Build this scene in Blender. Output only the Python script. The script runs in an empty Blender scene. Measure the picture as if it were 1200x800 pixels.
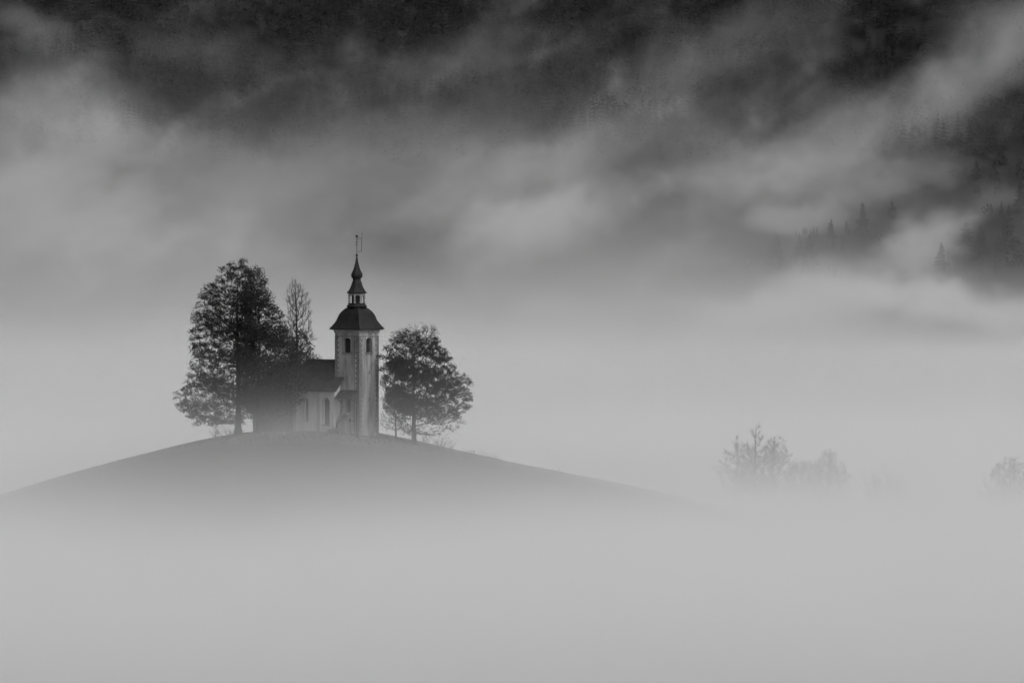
import bpy, bmesh, math, random
import numpy as np
from mathutils import Vector, Matrix

C = bpy.context.scene.collection
sc = bpy.context.scene

# ------------------------------------------------------------------ camera
FPX = 4440.0            # focal length in photograph pixels (1200 wide)
CAMY, CAMZ, HOR = -600.0, 22.3, 340.0
cam_d = bpy.data.cameras.new('camera')
cam = bpy.data.objects.new('camera', cam_d)
C.objects.link(cam)
cam_d.sensor_width = 36.0
cam_d.lens = 36.0 * FPX / 1200.0
cam_d.clip_start = 1.0
cam_d.clip_end = 30000.0
cam.location = (0, CAMY, CAMZ)
cam.rotation_euler = (math.radians(90) - math.atan((400 - HOR) / FPX), 0, 0)
sc.camera = cam

def at(px, py, Y):
    """a point at depth Y that the photograph shows at pixel px, py"""
    D = Y - CAMY
    return Vector(((px - 600) / FPX * D, Y, CAMZ - (py - HOR) / FPX * D))

# ------------------------------------------------------------------ light
SUN_EL, SUN_AZ = math.radians(48), math.radians(128)     # soft light from the right and a little in front
w = bpy.data.worlds.new('World'); sc.world = w; w.use_nodes = True
nt = w.node_tree; nt.nodes.clear()
sky = nt.nodes.new('ShaderNodeTexSky'); sky.sky_type = 'NISHITA'; sky.sun_disc = False
sky.sun_elevation = SUN_EL; sky.sun_rotation = SUN_AZ
sky.air_density = 1.0; sky.dust_density = 6.0; sky.altitude = 400
bw = nt.nodes.new('ShaderNodeRGBToBW')
bg = nt.nodes.new('ShaderNodeBackground'); bg.inputs['Strength'].default_value = 0.12
wo = nt.nodes.new('ShaderNodeOutputWorld')
nt.links.new(sky.outputs[0], bw.inputs[0]); nt.links.new(bw.outputs[0], bg.inputs[0]); nt.links.new(bg.outputs[0], wo.inputs[0])
sl = bpy.data.lights.new('sun', 'SUN'); sl.energy = 1.0; sl.angle = math.radians(25); sl.color = (1, 1, 1)
sun = bpy.data.objects.new('sun', sl); C.objects.link(sun)
_d = Vector((math.cos(SUN_EL) * math.sin(SUN_AZ), math.cos(SUN_EL) * math.cos(SUN_AZ), math.sin(SUN_EL)))
sun.rotation_euler = _d.to_track_quat('Z', 'Y').to_euler()

sc.view_settings.view_transform = 'Standard'
sc.view_settings.look = 'None'
sc.view_settings.gamma = 1.0
sc.view_settings.use_curve_mapping = False
sc.view_settings.exposure = 0.08

cy = sc.cycles
cy.use_denoising = True
try: cy.denoiser = 'OPENIMAGEDENOISE'
except Exception: pass
cy.use_adaptive_sampling = True
cy.adaptive_threshold = 0.05
cy.adaptive_min_samples = 16
cy.max_bounces = 5; cy.diffuse_bounces = 2; cy.glossy_bounces = 1
cy.volume_bounces = 3; cy.transparent_max_bounces = 4
cy.volume_step_rate = 1.0
cy.volume_max_steps = 256
cy.caustics_reflective = False; cy.caustics_refractive = False

# ------------------------------------------------------------------ helpers
def tag(o, label=None, cat=None, group=None, kind=None):
    if label: o['label'] = label
    if cat: o['category'] = cat
    if group: o['group'] = group
    if kind: o['kind'] = kind
    return o

def empty(name, loc, rz=0.0):
    o = bpy.data.objects.new(name, None); C.objects.link(o)
    o.location = loc; o.rotation_euler = (0, 0, rz); o.empty_display_size = 0.5
    return o

def link(name, me, mat, parent=None):
    o = bpy.data.objects.new(name, me); C.objects.link(o)
    if mat is not None and not me.materials: me.materials.append(mat)
    if parent is not None: o.parent = parent
    return o

def mesh_np(name, V, F, smooth=False):
    """mesh from numpy arrays; F is an (n,k) array or a list of them"""
    me = bpy.data.meshes.new(name)
    Fs = F if isinstance(F, list) else [F]
    Fs = [np.asarray(f, dtype=np.int32) for f in Fs if len(f)]
    V = np.asarray(V, dtype=np.float32)
    me.vertices.add(len(V)); me.vertices.foreach_set('co', V.ravel())
    nl = sum(f.size for f in Fs); npoly = sum(len(f) for f in Fs)
    me.loops.add(nl); me.polygons.add(npoly)
    me.loops.foreach_set('vertex_index', np.concatenate([f.ravel() for f in Fs]))
    tot = np.concatenate([np.full(len(f), f.shape[1], dtype=np.int32) for f in Fs])
    st = np.concatenate([[0], np.cumsum(tot)[:-1]]).astype(np.int32)
    me.polygons.foreach_set('loop_start', st); me.polygons.foreach_set('loop_total', tot)
    if smooth: me.polygons.foreach_set('use_smooth', np.ones(npoly, dtype=bool))
    me.update(calc_edges=True); me.validate()
    return me

def grey(name, a, b=None, scale=1.0, rough=0.85, detail=6, bump=0.0, bscale=None, stretch=(1, 1, 1), spec=0.3, ramp=(0.35, 0.65)):
    """procedural material: two greys mixed by fractal noise, optional fine relief"""
    m = bpy.data.materials.new(name); m.use_nodes = True
    t = m.node_tree; p = t.nodes['Principled BSDF']
    p.inputs['Roughness'].default_value = rough
    p.inputs['Specular IOR Level'].default_value = spec
    b = a if b is None else b
    tc = t.nodes.new('ShaderNodeTexCoord'); mp = t.nodes.new('ShaderNodeMapping')
    mp.inputs['Scale'].default_value = stretch
    t.links.new(tc.outputs['Object'], mp.inputs['Vector'])
    n = t.nodes.new('ShaderNodeTexNoise'); n.inputs['Scale'].default_value = scale; n.inputs['Detail'].default_value = detail
    t.links.new(mp.outputs[0], n.inputs['Vector'])
    r = t.nodes.new('ShaderNodeValToRGB')
    r.color_ramp.elements[0].position, r.color_ramp.elements[1].position = ramp
    r.color_ramp.elements[0].color = (a, a, a, 1); r.color_ramp.elements[1].color = (b, b, b, 1)
    t.links.new(n.outputs['Fac'], r.inputs[0]); t.links.new(r.outputs[0], p.inputs['Base Color'])
    if bump:
        n2 = t.nodes.new('ShaderNodeTexNoise'); n2.inputs['Scale'].default_value = bscale or scale * 6; n2.inputs['Detail'].default_value = 4
        bp = t.nodes.new('ShaderNodeBump'); bp.inputs['Strength'].default_value = bump; bp.inputs['Distance'].default_value = 0.05
        t.links.new(mp.outputs[0], n2.inputs['Vector']); t.links.new(n2.outputs['Fac'], bp.inputs['Height']); t.links.new(bp.outputs[0], p.inputs['Normal'])
    return m

# ------------------------------------------------------------------ terrain
_px = np.array([-400, 0, 120, 250, 280, 340, 400, 443, 485, 600, 740, 820, 1100])
_py = np.array([700, 580, 545, 514, 510, 506, 506, 511, 521, 547, 574, 592, 660])
_xs = (_px - 600) / 7.4
_zs = (505 - _py) / 7.4 + 0.0
_gx = np.linspace(-400, 400, 3201)
_gz = np.interp(_gx, _xs, _zs)
_l = _gx < _xs[0]; _gz[_l] = _zs[0] + (_gx[_l] - _xs[0]) * 0.25
_r = _gx > _xs[-1]; _gz[_r] = _zs[-1] - (_gx[_r] - _xs[-1]) * 0.2
_k = np.exp(-0.5 * (np.arange(-40, 41) * 0.25 / 3.0) ** 2); _k /= _k.sum()
_gz = np.convolve(np.pad(_gz, 40, mode='edge'), _k, 'valid')

def wave(x, y):
    return (np.sin(x / 71.0 + 1.3) * np.cos(y / 93.0) + 0.6 * np.sin(x / 33.0 + y / 47.0) + 0.35 * np.sin(x / 17.0 - y / 21.0 + 2.0))

def ground_z(x, y):
    x = np.asarray(x, float); y = np.asarray(y, float)
    p = np.interp(x, _gx, _gz)
    d = y - 5.0
    f = np.maximum(-d - 9, 0); b = np.maximum(d - 9, 0)
    q = 9.0 * (np.sqrt(1 + (f / 28.0) ** 2) - 1) + 10.0 * (np.sqrt(1 + (b / 30.0) ** 2) - 1)
    hill = p - q + 0.06 * np.sin(x / 3.1) * np.cos(y / 2.3)
    floor = -27 + 1.2 * wave(x * 1.5, y * 1.5) + 13 * np.exp(-((x - 68) / 50) ** 2 - ((y - 50) / 50) ** 2)
    k = 2.5
    m = np.maximum(hill, floor)
    return m + np.log(np.exp((hill - m) / k) + np.exp((floor - m) / k)) * k

def mount_z(x, y):
    x = np.asarray(x, float); y = np.asarray(y, float)
    z = (y - 1500) * 0.45 - 30 + 9 * wave(x, y)
    z = z + 26 * np.exp(-((y - 1960 + (x - 270) * 0.15) / 26) ** 2) / (1 + np.exp(-(x - 150) / 25))   # a wooded rib on the right
    return np.maximum(z, -45)

def on_mount(px, py):
    """where the line of sight through a pixel meets the mountainside"""
    Y = 1380.0
    while Y < 2800:
        p = at(px, py, Y)
        if p.z < float(mount_z(p.x, p.y)): return p
        Y += 4
    return p

def sheet(name, xs, ys, fz, mat):
    X, Y = np.meshgrid(xs, ys); Z = fz(X, Y)
    V = np.stack([X, Y, Z], -1).reshape(-1, 3); nx, ny = len(xs), len(ys)
    i = np.arange(nx * ny).reshape(ny, nx)
    F = np.stack([i[:-1, :-1], i[:-1, 1:], i[1:, 1:], i[1:, :-1]], -1).reshape(-1, 4)
    o = link(name, mesh_np(name, V, F, True), mat); o['kind'] = 'structure'
    return o

def grass_material():
    m = bpy.data.materials.new('meadow_grass'); m.use_nodes = True
    t = m.node_tree; p = t.nodes['Principled BSDF']; p.inputs['Roughness'].default_value = 0.95; p.inputs['Specular IOR Level'].default_value = 0.1
    tc = t.nodes.new('ShaderNodeTexCoord')
    n = t.nodes.new('ShaderNodeTexNoise'); n.inputs['Scale'].default_value = 0.35; n.inputs['Detail'].default_value = 9; n.inputs['Roughness'].default_value = 0.65
    t.links.new(tc.outputs['Object'], n.inputs['Vector'])
    r = t.nodes.new('ShaderNodeValToRGB')
    r.color_ramp.elements[0].position = 0.3; r.color_ramp.elements[1].position = 0.7
    r.color_ramp.elements[0].color = (0.05,) * 3 + (1,); r.color_ramp.elements[1].color = (0.085,) * 3 + (1,)
    t.links.new(n.outputs['Fac'], r.inputs[0])
    # unmown, drier grass in an oval round the church
    mp = t.nodes.new('ShaderNodeMapping'); mp.vector_type = 'TEXTURE'
    mp.inputs['Location'].default_value = (-30, -2, 0); mp.inputs['Scale'].default_value = (24, 15, 1000)
    t.links.new(tc.outputs['Object'], mp.inputs['Vector'])
    ln = t.nodes.new('ShaderNodeVectorMath'); ln.operation = 'LENGTH'; t.links.new(mp.outputs[0], ln.inputs[0])
    mr = t.nodes.new('ShaderNodeMapRange'); mr.inputs[1].default_value = 0.97; mr.inputs[2].default_value = 1.04
    mr.inputs[3].default_value = 1.6; mr.inputs[4].default_value = 1.0
    t.links.new(ln.outputs['Value'], mr.inputs[0])
    mx = t.nodes.new('ShaderNodeVectorMath'); mx.operation = 'SCALE'
    t.links.new(r.outputs[0], mx.inputs[0]); t.links.new(mr.outputs[0], mx.inputs['Scale'])
    t.links.new(mx.outputs[0], p.inputs['Base Color'])
    n2 = t.nodes.new('ShaderNodeTexNoise'); n2.inputs['Scale'].default_value = 3.0; n2.inputs['Detail'].default_value = 5
    bp = t.nodes.new('ShaderNodeBump'); bp.inputs['Strength'].default_value = 0.8; bp.inputs['Distance'].default_value = 0.3
    t.links.new(tc.outputs['Object'], n2.inputs['Vector']); t.links.new(n2.outputs['Fac'], bp.inputs['Height']); t.links.new(bp.outputs[0], p.inputs['Normal'])
    return m

M_GRASS = grass_material()
M_BLADE = grey('grass_blades', 0.06, 0.10, 0.8)
M_SOIL = grey('forest_floor', 0.012, 0.025, 0.05, rough=0.95, spec=0.05)

def axis(lo, hi, step, far):
    a = list(np.arange(lo, hi + 1e-6, step)); s = step
    while a[-1] < far: s *= 1.35; a.append(a[-1] + s)
    s = step
    while a[0] > -far: s *= 1.35; a.insert(0, a[0] - s)
    return np.array(a)

sheet('ground', axis(-130, 130, 1.6, 9000), axis(-110, 200, 1.6, 9000), ground_z, M_GRASS)
sheet('mountain', np.linspace(-1500, 1500, 301), np.linspace(1420, 2900, 186), mount_z, M_SOIL)
# ------------------------------------------------------------------ the church
M_WALL = grey('weathered_limewash', 0.15, 0.38, 0.9, rough=0.9, detail=9, bump=0.25, bscale=9, stretch=(1, 1, 0.22), ramp=(0.36, 0.6))
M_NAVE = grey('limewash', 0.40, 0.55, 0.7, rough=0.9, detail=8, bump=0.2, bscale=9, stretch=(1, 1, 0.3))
M_APSE = grey('dark_plaster', 0.035, 0.07, 0.8, rough=0.95, detail=8, bump=0.2, bscale=9, stretch=(1, 1, 0.3))  # presbytery plaster, far darker than the nave limewash
M_TRIM = grey('pale_trim_plaster', 0.22, 0.36, 2.0, rough=0.9)
M_QUOIN = grey('quoin_stone', 0.10, 0.19, 3.0, rough=0.9, bump=0.3, bscale=12)
M_DARK = grey('dark_opening', 0.006, 0.012, 2.0, rough=0.9)
M_LOUVRE = grey('old_dark_wood', 0.015, 0.035, 4.0, rough=0.85, stretch=(1, 1, 6))
M_GLASS = grey('window_glass', 0.02, 0.03, 2.0, rough=0.25, spec=0.5)
M_METAL = grey('dark_iron', 0.02, 0.035, 4.0, rough=0.6)
M_SPIRE = grey('spire_sheet_metal', 0.011, 0.022, 1.3, rough=0.65, bump=0.2, bscale=5, stretch=(1, 1, 0.4), spec=0.2)
M_STONE = grey('step_stone', 0.1, 0.2, 2.0, rough=0.9)

def tile_roof_material():
    m = grey('weathered_roof_tiles', 0.010, 0.034, 0.8, rough=0.85, detail=8, spec=0.2)
    t = m.node_tree; p = t.nodes['Principled BSDF']
    tc = t.nodes.new('ShaderNodeTexCoord')
    br = t.nodes.new('ShaderNodeTexBrick'); br.inputs['Scale'].default_value = 4.0
    br.inputs['Mortar Size'].default_value = 0.04; br.inputs['Brick Width'].default_value = 0.7; br.inputs['Row Height'].default_value = 1.0
    mp = t.nodes.new('ShaderNodeMapping'); mp.inputs['Rotation'].default_value = (math.radians(90), 0, 0)
    t.links.new(tc.outputs['Object'], mp.inputs[0]); t.links.new(mp.outputs[0], br.inputs['Vector'])
    bp = t.nodes.new('ShaderNodeBump'); bp.inputs['Strength'].default_value = 0.5; bp.inputs['Distance'].default_value = 0.05
    bp.invert = True
    t.links.new(br.outputs['Fac'], bp.inputs['Height']); t.links.new(bp.outputs[0], p.inputs['Normal'])
    return m
M_TILE = tile_roof_material()

def add_box(bm, lo, hi):
    v = [bm.verts.new((x, y, z)) for z in (lo[2], hi[2]) for y in (lo[1], hi[1]) for x in (lo[0], hi[0])]
    for f in ((0, 2, 3, 1), (4, 5, 7, 6), (0, 1, 5, 4), (1, 3, 7, 5), (3, 2, 6, 7), (2, 0, 4, 6)):
        bm.faces.new([v[i] for i in f])

def add_prism(bm, poly, z0, z1):
    a = [bm.verts.new((x, y, z0)) for x, y in poly]; b = [bm.verts.new((x, y, z1)) for x, y in poly]
    n = len(poly)
    bm.faces.new(a[::-1]); bm.faces.new(b)
    for i in range(n): bm.faces.new((a[i], a[(i + 1) % n], b[(i + 1) % n], b[i]))

def add_lathe(bm, prof, n, cx, cy_, rot=0.0, cap=True):
    """prof: (radius, z) upward; n sides"""
    rings = []
    for r, z in prof:
        rings.append([bm.verts.new((cx + r * math.cos(rot + 2 * math.pi * k / n), cy_ + r * math.sin(rot + 2 * math.pi * k / n), z)) for k in range(n)])
    for A, B in zip(rings, rings[1:]):
        for k in range(n): bm.faces.new((A[k], A[(k + 1) % n], B[(k + 1) % n], B[k]))
    if cap: bm.faces.new(rings[0][::-1]); bm.faces.new(rings[-1])

def add_bar(bm, a, b, r, n=5):
    a, b = Vector(a), Vector(b); d = (b - a).normalized()
    s = d.orthogonal().normalized(); t = d.cross(s)
    A = []; B = []
    for k in range(n):
        o = (s * math.cos(2 * math.pi * k / n) + t * math.sin(2 * math.pi * k / n)) * r
        A.append(bm.verts.new(a + o)); B.append(bm.verts.new(b + o))
    for k in range(n): bm.faces.new((A[k], A[(k + 1) % n], B[(k + 1) % n], B[k]))
    bm.faces.new(A[::-1]); bm.faces.new(B)

def arch_poly(w, h, seg=8, flat=1.0):
    """outline of an arched opening standing on 0: list of (s, z)"""
    r = w / 2; pts = [(-r, 0), (r, 0)]
    for k in range(seg + 1):
        a = math.pi * k / seg
        pts.append((r * math.cos(a), h - r * flat + r * flat * math.sin(a)))
    return pts

def add_panel(bm, poly, org, sx, nrm, depth):
    """extrude a (s, z) outline at org along -nrm by depth"""
    o, sx, nrm = Vector(org), Vector(sx), Vector(nrm)
    up = Vector((0, 0, 1))
    f = [bm.verts.new(o + sx * s + up * z) for s, z in poly]
    b = [bm.verts.new(o + sx * s + up * z - nrm * depth) for s, z in poly]
    n = len(poly)
    bm.faces.new(f); bm.faces.new(b[::-1])
    for i in range(n): bm.faces.new((f[i], b[i], b[(i + 1) % n], f[(i + 1) % n]))

def add_arch_frame(bm, w, h, t, org, sx, nrm, depth, seg=8, flat=1.0):
    inn = arch_poly(w, h, seg, flat)[1:] ; inn.append((-w / 2, 0))
    out = arch_poly(w + 2 * t, h + t, seg, flat)[1:]; out.append((-w / 2 - t, 0))
    o, sx, nrm = Vector(org), Vector(sx), Vector(nrm); up = Vector((0, 0, 1))
    def P(q, d): return bm.verts.new(o + sx * q[0] + up * q[1] - nrm * d)
    I0 = [P(q, 0) for q in inn]; O0 = [P(q, 0) for q in out]; I1 = [P(q, depth) for q in inn]; O1 = [P(q, depth) for q in out]
    for k in range(len(inn) - 1):
        bm.faces.new((I0[k], O0[k], O0[k + 1], I0[k + 1])); bm.faces.new((O0[k], O1[k], O1[k + 1], O0[k + 1]))
        bm.faces.new((I1[k], I0[k], I0[k + 1], I1[k + 1])); bm.faces.new((O1[k], I1[k], I1[k + 1], O1[k + 1]))

def finish(name, bm, mat, parent, smooth=False):
    bmesh.ops.remove_doubles(bm, verts=bm.verts, dist=1e-5)
    bmesh.ops.recalc_face_normals(bm, faces=bm.faces)
    me = bpy.data.meshes.new(name); bm.to_mesh(me); bm.free()
    if smooth:
        for p in me.polygons: p.use_smooth = True
    return link(name, me, mat, parent)

def carve(o, cutbm):
    """cut openings into a wall mesh"""
    bmesh.ops.recalc_face_normals(cutbm, faces=cutbm.faces)
    cm = bpy.data.meshes.new('cutter'); cutbm.to_mesh(cm); cutbm.free()
    co = bpy.data.objects.new('cutter', cm); C.objects.link(co); co.parent = o.parent
    md = o.modifiers.new('b', 'BOOLEAN'); md.operation = 'DIFFERENCE'; md.object = co; md.solver = 'EXACT'
    bpy.context.view_layer.update()
    dg = bpy.context.evaluated_depsgraph_get()
    nm = bpy.data.meshes.new_from_object(o.evaluated_get(dg)); nm.name = o.name
    o.modifiers.clear(); old = o.data; o.data = nm
    bpy.data.objects.remove(co); bpy.data.meshes.remove(cm); bpy.data.meshes.remove(old)

def NB(): return bmesh.new()

S = 4.9; TH = math.radians(36.3)
church = empty('church', at(421, 507.5, -2.0), -TH)
church.location.z = 0.0
tag(church, 'white hilltop church with square bell tower, dark bell-shaped roof and onion spire', 'church')

# --- tower
LEFT = dict(sx=(1, 0, 0), nrm=(0, -1, 0)); RIGHT = dict(sx=(0, 1, 0), nrm=(1, 0, 0))
bm = NB(); add_box(bm, (-S, 0, -2.5), (0, S, 16.0))
tower = finish('tower_wall', bm, M_WALL, church)
cb = NB()
BW, BH, BZ = 1.45, 2.3, 12.45
bel = [((-2.45, 0, BZ), LEFT), ((0, 2.4, BZ), RIGHT)]
for org, s in bel: add_panel(cb, arch_poly(BW, BH, 8, 0.5), Vector(org) + Vector(s['nrm']) * 0.2, s['sx'], s['nrm'], 0.85)
for z in (8.9, 4.75): add_panel(cb, [(-.12, 0), (.12, 0), (.12, .65), (-.12, .65)], (0.2, 2.55, z), (0, 1, 0), (1, 0, 0), 0.7)
add_panel(cb, [(-.42, 0), (.42, 0), (.42, 2.05), (-.42, 2.05)], (-2.15, -0.2, 2.95), (1, 0, 0), (0, -1, 0), 0.5)
for x, w_, h_ in ((-1.95, .26, .6), (-1.12, .2, .42)):
    add_panel(cb, [(-w_, 0), (w_, 0), (w_, h_), (-w_, h_)], (x, -0.2, 1.45), (1, 0, 0), (0, -1, 0), 0.45)
carve(tower, cb)
for org, s in bel:
    win = NB(); add_panel(win, arch_poly(BW + .02, BH + .01, 8, 0.5), Vector(org) - Vector(s['nrm']) * 0.6, s['sx'], s['nrm'], 0.04)
    wo_ = finish('belfry_window', win, M_DARK, church)
    fb = NB(); add_arch_frame(fb, BW, BH, 0.16, Vector(org) + Vector(s['nrm']) * 0.05, s['sx'], s['nrm'], 0.09, 8, 0.5)
    finish('window_frame', fb, M_WALL, wo_)
    for k in range(7):
        lb = NB(); c = Vector(org) - Vector(s['nrm']) * 0.45 + Vector((0, 0, 0.2 + k * 0.26)); sx = Vector(s['sx']); n = Vector(s['nrm'])
        a = [c + sx * d - n * .08 + Vector((0, 0, .1)) for d in (-BW / 2, BW / 2)] + [c + sx * d + n * .1 - Vector((0, 0, .06)) for d in (BW / 2, -BW / 2)]
        vs = [lb.verts.new(q) for q in a] + [lb.verts.new(q + Vector((0, 0, .03))) for q in a]
        for f in ((0, 1, 2, 3), (7, 6, 5, 4), (0, 4, 5, 1), (1, 5, 6, 2), (2, 6, 7, 3), (3, 7, 4, 0)): lb.faces.new([vs[i] for i in f])
        finish('louvre', lb, M_LOUVRE, wo_)
    # square painted surround: thin raised bands, and sill
    sb = NB(); c = Vector(org) + Vector(s['nrm']) * 0.03
    for p in ([(-.98, -.1), (-.86, -.1), (-.86, 2.6), (-.98, 2.6)], [(.86, -.1), (.98, -.1), (.98, 2.6), (.86, 2.6)], [(-.86, 2.48), (.86, 2.48), (.86, 2.6), (-.86, 2.6)]):
        add_panel(sb, p, c, s['sx'], s['nrm'], 0.06)
    finish('window_surround', sb, M_QUOIN, wo_)
    sb = NB(); add_panel(sb, [(-.9, -.2), (.9, -.2), (.9, -.02), (-.9, -.02)], Vector(org) + Vector(s['nrm']) * 0.14, s['sx'], s['nrm'], 0.2)
    finish('window_sill', sb, M_QUOIN, wo_)
for z in (8.9, 4.75):
    b_ = NB(); add_panel(b_, [(-.125, 0), (.125, 0), (.125, .65), (-.125, .65)], (-.35, 2.55, z), (0, 1, 0), (1, 0, 0), 0.03); finish('slit_window', b_, M_DARK, church)
for x, w_, h_ in ((-1.95, .26, .6), (-1.12, .2, .42)):
    b_ = NB(); add_panel(b_, [(-w_, 0), (w_, 0), (w_, h_), (-w_, h_)], (x, 0.15, 1.45), (1, 0, 0), (0, -1, 0), 0.03); finish('small_window', b_, M_DARK, church)
d_ = NB(); add_panel(d_, [(-.42, 0), (.42, 0), (.42, 2.05), (-.42, 2.05)], (-2.15, 0.2, 2.95), (1, 0, 0), (0, -1, 0), 0.05)
dr = finish('upper_door', d_, M_LOUVRE, church)
b_ = NB(); add_bar(b_, (-1.85, .12, 3.9), (-1.85, .12, 4.1), .025); finish('door_handle', b_, M_METAL, dr)
b_ = NB()
for lo, hi in (((-2.67, -.04, 2.95), (-2.57, .06, 5.1)), ((-1.73, -.04, 2.95), (-1.63, .06, 5.1)), ((-2.57, -.04, 5.0), (-1.73, .06, 5.1))): add_box(b_, lo, hi)
finish('door_frame', b_, M_QUOIN, dr)
# cornice under the eaves and the row of pale rafter ends
b_ = NB(); add_box(b_, (-S - .14, -.14, 15.55), (.14, S + .14, 16.05)); finish('cornice', b_, M_TRIM, church)
b_ = NB(); add_box(b_, (-S - .06, -.06, 14.95), (.06, S + .06, 15.08)); finish('string_course', b_, M_QUOIN, church)
b_ = NB()
for k in range(12):
    t_ = -S - .2 + (S + .4) * (k + .5) / 12
    add_box(b_, (t_ - .1, -.52, 15.98), (t_ + .1, -.14, 16.16)); add_box(b_, (t_ - .1, S + .14, 15.98), (t_ + .1, S + .52, 16.16))
    u_ = t_ + S
    add_box(b_, (.14, u_ - .1, 15.98), (.52, u_ + .1, 16.16)); add_box(b_, (-S - .52, u_ - .1, 15.98), (-S - .14, u_ + .1, 16.16))
tag(finish('rafter_ends', b_, M_TRIM, church), kind='stuff')
# quoins up the corners
rq = random.Random(4)
for cx_, cy0, sx_, sy_ in ((0, 0, -1, 1), (-S, 0, 1, 1), (0, S, -1, -1)):
    b_ = NB(); z = -1.0; k = 0
    while z < 14.9:
        h_ = 0.4; a, c = (.75, .5) if k % 2 else (.5, .75)
        x0, x1 = sorted((cx_ - sx_ * .035, cx_ + sx_ * a)); y0, y1 = sorted((cy0 - sy_ * .035, cy0 + sy_ * c))
        add_box(b_, (x0, y0, z + .02), (x1, y1, min(z + h_ - .02, 14.93))); z += h_; k += 1
    tag(finish('quoins', b_, M_QUOIN, church), kind='stuff')
# lightning conductor down the left face
b_ = NB(); add_bar(b_, (-.95, -.07, -.5), (-.95, -.07, 15.4), .035); finish('lightning_conductor', b_, M_METAL, church)

# --- tower roof, lantern and spire
cx_, cy0 = -S / 2, S / 2; R2 = math.sqrt(2)
prof = [(2.72, 16.02), (3.12, 16.1), (3.1, 16.2), (2.78, 16.62), (2.47, 17.1), (2.28, 17.5), (2.14, 17.95), (2.0, 18.35), (1.8, 18.75), (1.52, 19.12), (1.2, 19.45), (1.05, 19.55)]
b_ = NB(); add_lathe(b_, [(r * R2, z) for r, z in prof], 4, cx_, cy0, math.pi / 4)
roof = finish('tower_roof', b_, M_SPIRE, church)
for k in range(4):
    b_ = NB(); a = math.pi / 4 + k * math.pi / 2
    pts = [Vector((cx_ + (r * R2) * math.cos(a), cy0 + (r * R2) * math.sin(a), z)) for r, z in prof[2:-1]]
    for p, q in zip(pts, pts[1:]): add_bar(b_, p, q, .06, 4)
    finish('hip_ridge', b_, M_METAL, roof)
b_ = NB(); add_lathe(b_, [(1.4, 19.45), (1.66, 19.62), (1.7, 19.78), (1.55, 19.98), (1.4, 20.08), (1.4, 20.25)], 8, cx_, cy0, math.pi / 8)
lan = finish('lantern', b_, M_SPIRE, church)
b_ = NB(); add_lathe(b_, [(.85, 20.2), (.85, 21.7)], 8, cx_, cy0, math.pi / 8); finish('lantern_core', b_, M_LOUVRE, lan)
for k in range(8):
    a = math.pi / 8 + k * math.pi / 4; b_ = NB()
    p = Vector((cx_ + 1.27 * math.cos(a), cy0 + 1.27 * math.sin(a), 0))
    add_lathe(b_, [(.19, 20.25), (.19, 20.4), (.13, 20.45), (.13, 21.4), (.2, 21.46), (.2, 21.62)], 6, p.x, p.y, a)
    finish('lantern_column', b_, M_TRIM, lan)
b_ = NB()     # arches between the columns
for k in range(8):
    a0 = math.pi / 8 + k * math.pi / 4; a1 = a0 + math.pi / 4
    p0 = Vector((cx_ + 1.27 * math.cos(a0), cy0 + 1.27 * math.sin(a0), 0)); p1 = Vector((cx_ + 1.27 * math.cos(a1), cy0 + 1.27 * math.sin(a1), 0))
    for j in range(6):
        t0, t1 = j / 6, (j + 1) / 6
        def zz(t): return 21.62 - .42 * (abs(2 * t - 1) ** 2.2)
        q0, q1 = p0.lerp(p1, t0), p0.lerp(p1, t1); n_ = Vector((q0.x + q1.x - 2 * cx_, q0.y + q1.y - 2 * cy0, 0)).normalized() * .07
        vs = []
        for q, t in ((q0, t0), (q1, t1)):
            for sg in (-1, 1):
                vs.append(b_.verts.new((q.x + n_.x * sg, q.y + n_.y * sg, zz(t) - .1))); vs.append(b_.verts.new((q.x + n_.x * sg, q.y + n_.y * sg, 21.78)))
        for f in ((0, 1, 5, 4), (2, 6, 7, 3), (0, 4, 6, 2), (1, 3, 7, 5)): b_.faces.new([vs[i] for i in f])
finish('lantern_arcade', b_, M_TRIM, lan)
b_ = NB(); add_lathe(b_, [(1.35, 21.76), (1.66, 21.84), (1.66, 21.93), (1.36, 22.25), (1.12, 22.65), (.93, 23.1), (.78, 23.55), (.63, 23.95), (.66, 24.1), (.88, 24.35), (.97, 24.62), (.93, 24.9), (.78, 25.2), (.6, 25.55), (.44, 26.0), (.31, 26.5), (.21, 26.95), (.12, 27.5), (.06, 27.8)], 8, cx_, cy0, math.pi / 8)
spire = finish('spire', b_, M_SPIRE, church)
fin = NB(); add_bar(fin, (cx_, cy0, 27.7), (cx_, cy0, 30.8), .045, 6)
for z0, r in ((27.86, .2), (30.85, .22)):
    bmesh.ops.create_uvsphere(fin, u_segments=10, v_segments=8, radius=r, matrix=Matrix.Translation((cx_, cy0, z0)))
finial = finish('finial', fin, M_METAL, church)
ca_, sa_ = math.cos(TH), math.sin(TH)          # the vane lies across the line of sight
def vp(d, z): return (cx_ + ca_ * d, cy0 + sa_ * d, z)
b_ = NB(); add_bar(b_, vp(.72, 28.4), vp(.85, 31.4), .035); add_bar(b_, vp(0, 28.42), vp(.73, 28.42), .03); add_bar(b_, vp(0, 30.5), vp(.82, 30.5), .03)
finish('weather_vane', b_, M_METAL, finial)
for d0, d1, z, r in ((-.28, .2, 29.9, .04), (-.2, .16, 29.45, .035), (-.14, .14, 30.25, .03)):
    b_ = NB(); add_bar(b_, vp(d0, z), vp(d1, z), r); finish('cross_arm', b_, M_METAL, finial)

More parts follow.
